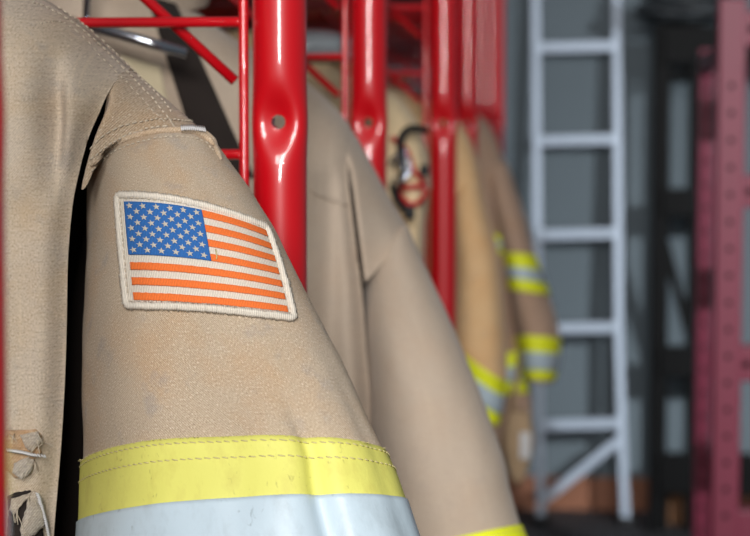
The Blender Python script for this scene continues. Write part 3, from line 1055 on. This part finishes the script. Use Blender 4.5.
# =================================================================== RED RACK FRAMES
PR = .0167
ZH = at(280, 122, 1.15).z
def make_post_mesh():
    bm = bmesh.new()
    n = 64
    zs = [0.0, .4, .8, ZH - .12]
    zs += [ZH - .06 + .12 * i / 80 for i in range(81)]
    zs += [ZH + .12, 1.7, 2.0]
    rows = []
    for z in zs:
        g = math.exp(-((z - ZH) / .0165) ** 2)
        row = []
        for k in range(n):
            a = 2 * math.pi * k / n
            x, y = PR * math.cos(a), PR * math.sin(a)
            # the wall is pressed in around the bolt hole, front and back
            dent = g * math.exp(-(x / .0125) ** 2)
            y *= (1 - .62 * dent)
            x *= 1 + .05 * g
            row.append(Vector((x, y, z)))
        rows.append(row)
    V = grid(bm, rows, None, True)
    bm.faces.new(V[0]); bm.faces.new(V[-1])
    bmesh.ops.recalc_face_normals(bm, faces=bm.faces)
    me = bpy.data.meshes.new('post'); bm.to_mesh(me); bm.free()
    o = bpy.data.objects.new('tmp_post', me); COL.objects.link(o)
    bm = bmesh.new()
    tube(bm, [Vector((0, -.05, ZH)), Vector((0, .05, ZH))], .0044, 40)
    bmesh.ops.recalc_face_normals(bm, faces=bm.faces)
    mc = bpy.data.meshes.new('tmp_cut'); bm.to_mesh(mc); bm.free()
    c = bpy.data.objects.new('tmp_cut', mc); COL.objects.link(c)
    md = o.modifiers.new('b', 'BOOLEAN'); md.object = c; md.operation = 'DIFFERENCE'; md.solver = 'EXACT'
    dg = bpy.context.evaluated_depsgraph_get(); dg.update()
    res = bpy.data.meshes.new_from_object(o.evaluated_get(dg))
    bpy.data.objects.remove(o); bpy.data.objects.remove(c)
    res.name = 'post'
    bm = bmesh.new(); bm.from_mesh(res)
    bm.to_mesh(res); bm.free()
    for p in res.polygons: p.use_smooth = True
    res.set_sharp_from_angle(angle=R(50))
    return res
post_me = make_post_mesh()

p1x = at(280, 124, 1.15).x
WZ0 = at(200, 22, 1.15).z
DX = .0226      # edge rod stands this far behind the post (towards the wall)
REAR = -.60
WZ = [at(200, 22, 1.15).z + .0822 * k for k in range(-9, 6)]
def make_frame(label, group):
    t = thing('rack_frame', label, 'rack frame', (p1x, 1.15, 0), group)
    def shell(name, bm): return obj(name, bm, M['red'], t)
    o = link_mesh('post', post_me, M['red'], t)
    o.matrix_parent_inverse = Matrix()
    bm = bmesh.new(); tube(bm, [(p1x + REAR, 1.15, 0), (p1x + REAR, 1.15, 2.0)], PR, 24); shell('rear_post', bm)
    bm = bmesh.new(); tube(bm, [(p1x - DX, 1.15, .5), (p1x - DX, 1.15, 1.95)], .0031, 14); shell('edge_rod', bm)
    for z in (.52, 1.93):
        bm = bmesh.new(); tube(bm, [(p1x - DX, 1.15, z), (p1x - PR * .8, 1.15, z)], .005, 10); shell('weld_tab', bm)
    for z in WZ:
        bm = bmesh.new(); tube(bm, [(p1x - DX, 1.1515, z), (p1x + REAR + PR * .8, 1.1515, z)], .0033, 12); shell('grid_wire', bm)
    e = at(235, 81, 1.16)
    d = (at(145, -2, 1.16) - e); d.normalize()
    for k in (0, 1, 2):
        zo = Vector((0, 0, .0822 * k))
        bm = bmesh.new(); tube(bm, [e + zo, e + zo + d * .20, e + zo + d * .205 + Vector((0, .0, 0))], .0034, 14); shell('hook_prong', bm)
    bm = bmesh.new(); tube(bm, [(p1x, 1.15, 2.0), (p1x + REAR, 1.15, 2.0)], PR * .98, 20); shell('top_tube', bm)
    for x in (p1x, p1x + REAR):
        bm = bmesh.new(); tube(bm, [(x, 1.15, .0), (x, 1.15, .008)], .04, 28); shell('foot_plate', bm)
    return t
g_ = 'red tubular rack frames along the aisle'
fr = make_frame('nearest whole red frame with a bolt hole, beside the flag patch', g_)
off = at(443.5, 124, 2.35).x - p1x
spots = [(-.0182, .56, 'blurred red frame at the far left edge, in front of the nearest coat'),
         (at(369, 124, 1.75).x - p1x, 1.75, 'second red frame with a bolt hole, behind the beige coat'),
         (off, 2.35, 'third red frame, its post standing in front of the golden tan coat'),
         (off + .004, 2.95, 'fourth red frame, first of the narrow posts behind the third frame'),
         (off + .004, 3.55, 'fifth red frame, second of the narrow far posts'),
         (off + .004, 4.15, 'sixth red frame, second last of the narrow far posts'),
         (off + .004, 4.75, 'seventh red frame, last in the row near the grey wall')]
for dx, y, lb in spots:
    dup(fr, (dx, y - 1.15, 0), lb, g_)

# wire shelves over the bays, a dark bag on each
def make_shelf(label, group):
    y0, y1 = 1.75 + .03, 2.35 - .03
    z = 1.447
    xa_, xb_ = p1x - .03, p1x + REAR + .02
    t = thing('wire_shelf', label, 'wire shelf', ((xa_ + xb_) / 2, 2.05, z), group)
    for y in (y0, y1):
        bm = bmesh.new(); tube(bm, [(xa_, y, z), (xb_, y, z)], .0048, 10); obj('rim', bm, M['red'], t)
    for x in (xa_, xb_):
        bm = bmesh.new(); tube(bm, [(x, y0, z), (x, y1, z)], .0048, 10); obj('rim', bm, M['red'], t)
    for k in range(1, 13):
        y = y0 + (y1 - y0) * k / 13
        bm = bmesh.new(); tube(bm, [(xa_, y, z + .006), (xb_, y, z + .006)], .0028, 8); obj('shelf_wire', bm, M['red'], t)
    for k in range(1, 5):
        x = xa_ + (xb_ - xa_) * k / 5
        bm = bmesh.new(); tube(bm, [(x, y0, z), (x, y1, z)], .0035, 8); obj('cross_wire', bm, M['red'], t)
    return t
gs_ = 'red wire shelves over the lockers'
sh = make_shelf('red wire shelf over the bay behind the second red post', gs_)
for y, lb in ((.6, 'red wire shelf over the golden tan coat'), (1.2, 'red wire shelf over the brown coat'),
              (1.8, 'red wire shelf in the second last far bay'), (2.4, 'red wire shelf in the last far bay')):
    dup(sh, (off + .004 - (at(369, 124, 1.75).x - p1x) if y > 0 else 0, y, 0), lb, gs_)
def make_bag(label, group):
    c = Vector((p1x - .27, 2.04, 1.456))
    t = thing('duffel_bag', label, 'bag', c, group)
    bm = bmesh.new(); rows = []
    for i in range(17):
        u = i / 16; x = -.20 + .40 * u
        r = .105 * (math.sin(math.pi * (.06 + .88 * u)) ** .28)
        rows.append([c + Vector((x, 1.15 * r * math.cos(a), .1 + max(-.1, r * math.sin(a)) * (.95 + .05 * math.sin(9 * u + a)))) for a in [2 * math.pi * k / 32 for k in range(32)]])
    V = grid(bm, rows, None, True); bm.faces.new(V[0]); bm.faces.new(V[-1])
    obj('bag_body', bm, M['black_strap'], t)
    for sy in (-1, 1):
        bm = bmesh.new(); tube(bm, [c + Vector((.10 * math.cos(a), sy * .08 + sy * .03 * math.sin(a), .15 + .10 * math.sin(a))) for a in [math.pi * k / 14 for k in range(15)]], .006, 8)
        obj('handle', bm, M['black_strap'], t)
    return t
gb_ = 'black duffel bags on the wire shelves'
bg_ = make_bag('black duffel bag on the wire shelf behind the second red post', gb_)
for y, lb in ((.6, 'black duffel bag on the shelf over the golden tan coat'), (1.2, 'black duffel bag on the shelf over the brown coat'), (1.8, 'black duffel bag on a shelf in the far bays')):
    dup(bg_, (.03, y, 0), lb, gb_)

# each coat hangs by a loop and a hook from the wire behind it
for c, yp, lb in ((coat1, 1.15, 'chrome hook holding the nearest coat to the wire behind its collar'), (coat2, 1.75, 'chrome hook behind the collar of the beige coat'),
                  (coat3, 2.35, 'chrome hook behind the collar of the sand coloured coat'), (coat4, 2.95, 'chrome hook behind the collar of the golden tan coat'),
                  (coat5, 3.55, 'chrome hook behind the collar of the brown coat')):
    zn = c.zr(c.neck)
    zw = max(z for z in WZ if z < zn + .03)
    a = Vector((c.neck, c.Y + .062, zn - .012)); b = Vector((c.neck, yp + .0015, zw + .0062))
    bm = bmesh.new(); tube(bm, smooth_poly([a + Vector((0, -.006, -.016)), a, a.lerp(b, .3) + Vector((0, 0, .004)), a.lerp(b, .7) + Vector((0, 0, .006)), b, b + Vector((0, .006, -.006)), b + Vector((0, .006, -.014))], .01), .0026, 8)
    ring = [a + Vector((.010 * math.cos(t), .004, .006 + .018 * math.sin(t))) for t in [math.pi * 2 * q / 20 for q in range(20)]]
    lm = bmesh.new(); tube(lm, ring, .0022, 6, closed=True)
    obj('hanging_loop', lm, c.mat, c.root)
    tag(obj('coat_hook', bm, M['chrome']), lb, 'hook', 'chrome hooks the coats hang from')

# helmet and strap hanging in the bays
hc = at(330, 44, 1.87)
hel = thing('helmet', 'glossy grey helmet showing between the nearest and second red posts', 'helmet', hc - Vector((0, 0, .02)))
bm = bmesh.new()
rows = []
for i in range(14):
    t = i / 13
    rr = .058 * math.cos(t * math.pi / 2 * .98)
    rows.append([hc + Vector((rr * .9 * math.cos(a) - .02, rr * 1.1 * math.sin(a), -.005 + .020 * math.sin(t * math.pi / 2))) for a in [2 * math.pi * k / 40 for k in range(40)]])
V = grid(bm, rows, None, True); bm.faces.new(V[-1])
obj('shell', bm, M['helmet_grey'], hel)
bm = bmesh.new()
rows = []
for rr, dz in ((.052, -.004), (.060, -.006), (.070, -.011), (.073, -.014), (.070, -.017), (.060, -.011), (.052, -.009)):
    rows.append([hc + Vector((rr * .9 * math.cos(a) - .02, rr * 1.15 * math.sin(a), dz)) for a in [2 * math.pi * k / 40 for k in range(40)]])
rows.append(rows[0])
grid(bm, rows, None, True)
obj('brim', bm, M['helmet_grey'], hel)
H3 = Hit(coat3.bm_body_hit, coat3.bm_cap_hit, coat3.bm_sleeve_hit)
st = thing('gear_strap', 'black webbing strap with metal clips hanging left of the third red post', 'strap', at(405, 215, 1.95))
bm = bmesh.new()
tube(bm, [H3(x, y, .0105)[0] for x, y in smooth_poly([(418, 134), (404, 132), (396, 142), (397, 165), (403, 190), (410, 212)], 4)], .0042, 8)
obj('webbing', bm, M['black_strap'], st)
bm = bmesh.new()
tube(bm, [H3(x, y, .0135)[0] for x, y in smooth_poly([(400, 150), (398, 172), (404, 186), (407, 172), (402, 152), (400, 150)], 4)], .0022, 8)
obj('hanging_clip', bm, M['chrome'], st)
bm = bmesh.new()
box(bm, H3(417, 172, .014)[0], (.010, .008, .012), bev=.002)
obj('buckle', bm, M['black_rubber'], st)
bm = bmesh.new(); box(bm, H3(411, 214, .014)[0], (.011, .008, .014), bev=.002)
obj('buckle', bm, M['black_rubber'], st)
st2 = thing('gear_strap', 'red webbing strap looped over the sand coloured coat', 'strap', at(405, 210, 1.97))
bm = bmesh.new()
tube(bm, [H3(x, y, .0045)[0] for x, y in smooth_poly([(390, 138), (404, 150), (412, 170), (420, 182), (421, 196), (412, 205), (402, 192)], 4)], .003, 8)
tube(bm, [H3(x, y, .0045)[0] for x, y in smooth_poly([(421, 186), (408, 189), (396, 184)], 4)], .003, 8)
obj('webbing', bm, M['red'], st2)

st.location.y -= .014; st2.location.y -= .004
# =================================================================== SETTING
def struct(name, bm, m):
    o = obj(name, bm, m, None, False); o['kind'] = 'structure'; return o
WY = 6.25
bm = bmesh.new(); box(bm, (1.6, 2.6, -.05), (5.2, 8.0, .1)); struct('floor', bm, M['floor'])
bm = bmesh.new(); box(bm, (1.6, WY + .06, 1.6), (5.2, .12, 3.2)); struct('wall_back', bm, M['wall'])
bm = bmesh.new(); box(bm, (-.96, 2.6, 1.6), (.12, 8.0, 3.2)); struct('wall_left', bm, M['wall_dark'])
bm = bmesh.new(); box(bm, (1.65, WY - .006, .056), (5.0, .012, .112), bev=.002); struct('baseboard_back', bm, M['base'])

# ladder
LB = 6.03
lad = thing('ladder', 'tall aluminium ladder leaning on the grey back wall', 'ladder', at(585, 525, LB))
def lean(px, py):
    # plane of the ladder: foot away from the wall, head closer
    Y = LB
    for _ in range(6):
        p = at(px, py, Y); Y = LB + .085 * p.z
    return at(px, py, Y)
lt, lb = lean(536, -380), lean(541, 522)
rt, rb = lean(613.5, -380), lean(625, 522)
# rails: straight through the points seen in the photograph
def rail(pts, nm):
    bm = bmesh.new()
    for a, b in zip(pts[:-1], pts[1:]):
        bar(bm, a, b + (b - a).normalized() * .004, .028, .03, .003)
    return obj(nm, bm, M['alu'], lad, False)
rail([lean(541, 521), lean(538, 330), lean(536, 60), lean(534, -420)], 'rail')
rail([lean(625.5, 521), lean(622, 440), lean(618.5, 330), lean(617, 60), lean(615, -420)], 'rail')
for y in (-330, -236, -142, -48, 47, 140, 234, 328, 424):
    a = lean(536 + max(0, y) * .008, y + 1); b = lean(617 + max(0, y) * .008, y - 1)
    bm = bmesh.new(); bar(bm, a, b, .034, .03, .004)
    obj('rung', bm, M['alu'], lad, False)
bm = bmesh.new(); bar(bm, lean(541, 500) + Vector((0, -.035, 0)), lean(619, 438) + Vector((0, -.035, 0)), .03, .012, .003)
obj('brace', bm, M['alu'], lad, False)
for x in (541, 626):
    bm = bmesh.new()
    c = lean(x, 522); box(bm, (c.x, c.y, .012), (.05, .085, .024), bev=.005)
    obj('foot', bm, M['black_rubber'], lad)

# maroon lifting rack (uprights drilled with holes) and black rack behind it
def upright(bm, x, y, z0, z1, w, d):
    box(bm, (x, y, (z0 + z1) / 2), (w, d, z1 - z0), bev=.004)
def holes(bm, x, y, w, z0, z1, step=.05, r=.011):
    z = z0
    while z < z1:
        tube(bm, [Vector((x, y - .0015, z)), Vector((x, y + .001, z))], r, 12); z += step
def W_(px, Y): return at(px, 124, Y).x
mr = thing('power_rack', 'maroon steel lifting rack with drilled uprights at the right edge', 'rack', (.65, 3.78, 0))
YA, YB = 3.5, 4.06
xa, xb = W_(730, YA), W_(706, YB)
for x, y, w in ((xa, YA, .050), (xb, YB, .034), (xa + .62, YA, .05), (xa + .62, YB, .05)):
    bm = bmesh.new(); upright(bm, x, y, 0, 1.53 if y == YA else 1.46, w, .05)
    u = obj('upright', bm, M['maroon'], mr, False)
    bm = bmesh.new(); holes(bm, x, y - .025, w, .12, 1.4, .05, .0052)
    obj('hole', bm, M['rack_black'], u, False)
    u.children[0]['kind'] = 'stuff'
for py0, py1 in ((12, 46), (175, 207), (345, 380)):
    z0, z1 = at(740, py1, YA).z, at(740, py0, YA).z
    bm = bmesh.new(); box(bm, (xa + .31, YA, (z0 + z1) / 2), (.58, .045, z1 - z0), bev=.004)
    obj('crossmember', bm, M['maroon'], mr, False)
    bm = bmesh.new()
    for dx in (.035, .06):
        tube(bm, [Vector((xa + dx, YA - .027, (z0 + z1) / 2)), Vector((xa + dx, YA - .021, (z0 + z1) / 2))], .007, 14)
    obj('bolt', bm, M['rack_black'], mr)
z0, z1 = at(740, 545, YA).z, at(740, 478 + 30, YA).z
bm = bmesh.new(); box(bm, (xa + .31, YA, (z0 + z1) / 2), (.58, .045, z1 - z0), bev=.004); obj('crossmember', bm, M['maroon'], mr, False)
for z in (.05, 1.43):
    for x in (xa, xa + .62):
        xe = xb if x == xa else x
        bm = bmesh.new(); bar(bm, (x, YA, z), (xe, YB, z), .034, .034)
        obj('side_rail', bm, M['maroon'], mr, False)

br = thing('power_rack', 'black steel rack against the back wall, left of the maroon rack', 'rack', (W_(690, 6.0), 6.0, 0))
YC = 5.95
def zc(py): return at(680, py, YC).z
x1, x2 = W_(661.5, YC), W_(695, YC)
x3 = x2 + .9
for x, w, y in ((x1, .052, YC), (x2, .034, YC + .02), (x3, .05, YC)):
    bm = bmesh.new(); upright(bm, x, y, 0, zc(24), w, .06)
    u = obj('upright', bm, M['rack_black'], br, False)
for ya, yb, xr in ((26, 64, x3), (188, 216, x2 + .12), (345, 376, x2 + .14), (452, 492, x3)):
    z0, z1 = zc(yb), zc(ya)
    bm = bmesh.new(); box(bm, ((x1 + xr) / 2, YC - .02, (z0 + z1) / 2), (xr - x1, .05, z1 - z0), bev=.004)
    obj('crossmember', bm, M['rack_black'], br, False)
bm = bmesh.new(); bar(bm, at(660, 226, YC), at(694, 350, YC), .03, .03); obj('brace', bm, M['rack_black'], br, False)
bm = bmesh.new(); bar(bm, at(664, 78, YC + .05), at(712, 66, YC + .05), .022, .03); obj('brace', bm, M['rack_black'], br, False)
# barbell plates shelf: dark plates leaning at the right, seen behind the maroon crossmembers
z0 = zc(215)
# hose coil on the black rack
cz = zc(24)
coil = thing('hose_coil', 'dark grey hose coil lying on top of the black rack', 'hose', (W_(684, YC), YC, cz))
bm = bmesh.new()
pts = []
for i in range(260):
    a = i / 260 * 2 * math.pi * 6
    rr = .115 + .02 * math.sin(i * .037 * 6) + .012 * math.sin(i * .21)
    pts.append(Vector((W_(684, YC) + rr * 1.05 * math.cos(a), YC + rr * .75 * math.sin(a), cz + .012 + .085 * i / 260 + .006 * math.sin(i * .4))))
tube(bm, pts, .010, 8)
obj('hose', bm, M['steel_cable'], coil)
bm = bmesh.new(); tube(bm, [pts[-1], pts[-1] + Vector((.02, -.02, .01)), pts[-1] + Vector((.06, -.03, .0))], .014, 12); obj('coupling', bm, M['chrome'], coil)
# black storage bin and cardboard box at the foot of the black rack
cx = at(683, 505, 6.08).x
bx = thing('cardboard_box', 'small brown cardboard box on the floor under the black rack', 'box', (cx, 6.1, 0))
bm = bmesh.new(); box(bm, (cx, 6.1, .06), (.10, .14, .12), bev=.003); obj('carton', bm, M['cardboard'], bx, False)
bm = bmesh.new(); box(bm, (cx, 6.1 - .035, .1215), (.096, .068, .003)); obj('flap', bm, M['cardboard'], bx, False)
bm = bmesh.new(); box(bm, (cx, 6.1 + .035, .1215), (.096, .068, .003)); obj('flap', bm, M['cardboard'], bx, False)

# =================================================================== LIGHT
def area(name, loc, target, sx, sy, power, col=(1, 1, 1)):
    l = bpy.data.lights.new(name, 'AREA'); l.shape = 'RECTANGLE'; l.size = sx; l.size_y = sy
    l.energy = power; l.color = col
    o = bpy.data.objects.new(name, l); COL.objects.link(o)
    o.location = loc
    d = Vector(target) - Vector(loc)
    o.rotation_euler = d.to_track_quat('-Z', 'Y').to_euler()
    return o
area('doorway_daylight', (.25, -2.6, 1.80), (-.2, 1.0, 1.6), .30, 1.0, 80, (1, .98, .97))
area('added_key', (-.15, -3.4, 3.5), (-.2, 1.5, 1.2), 1.8, 1.4, 208, (1, .97, .94))  # unseen soft key, added to light the coats evenly from the front
area('added_glint_lamp', (.25, -1.1, 2.05), (-.2, 1.2, 1.2), .10, .10, 9, (1, .98, .95))  # unseen lamp near the camera, added for bright dots on the post dents
l = area('bay_lamp', (2.5, 1.0, 2.25), (.55, 6.1, .35), .08, .08, 17, (.92, .97, 1))
l.data.spread = R(46)
w = bpy.data.worlds.new('world'); SC.world = w
w.use_nodes = True
bg = w.node_tree.nodes['Background']
bg.inputs['Color'].default_value = (.86, .93, 1, 1)
bg.inputs['Strength'].default_value = .12

# =================================================================== CAMERA
cd = bpy.data.cameras.new('camera')
cam = bpy.data.objects.new('camera', cd); COL.objects.link(cam)
cam.location = CAM
cam.rotation_euler = (math.pi / 2 - TH, 0, PSI)
cd.sensor_width = 36
cd.lens = F / 750 * 36
cd.clip_start = .05
cd.dof.use_dof = True
cd.dof.focus_distance = (H1s(200, 260)[0] - CAM).dot(FWD) + .01
cd.dof.aperture_fstop = cd.lens / 8.5
SC.camera = cam
SC.view_settings.view_transform = 'Standard'
SC.view_settings.look = 'None'
SC.view_settings.exposure = 0
SC.view_settings.gamma = 1
SC.view_settings.use_curve_mapping = False
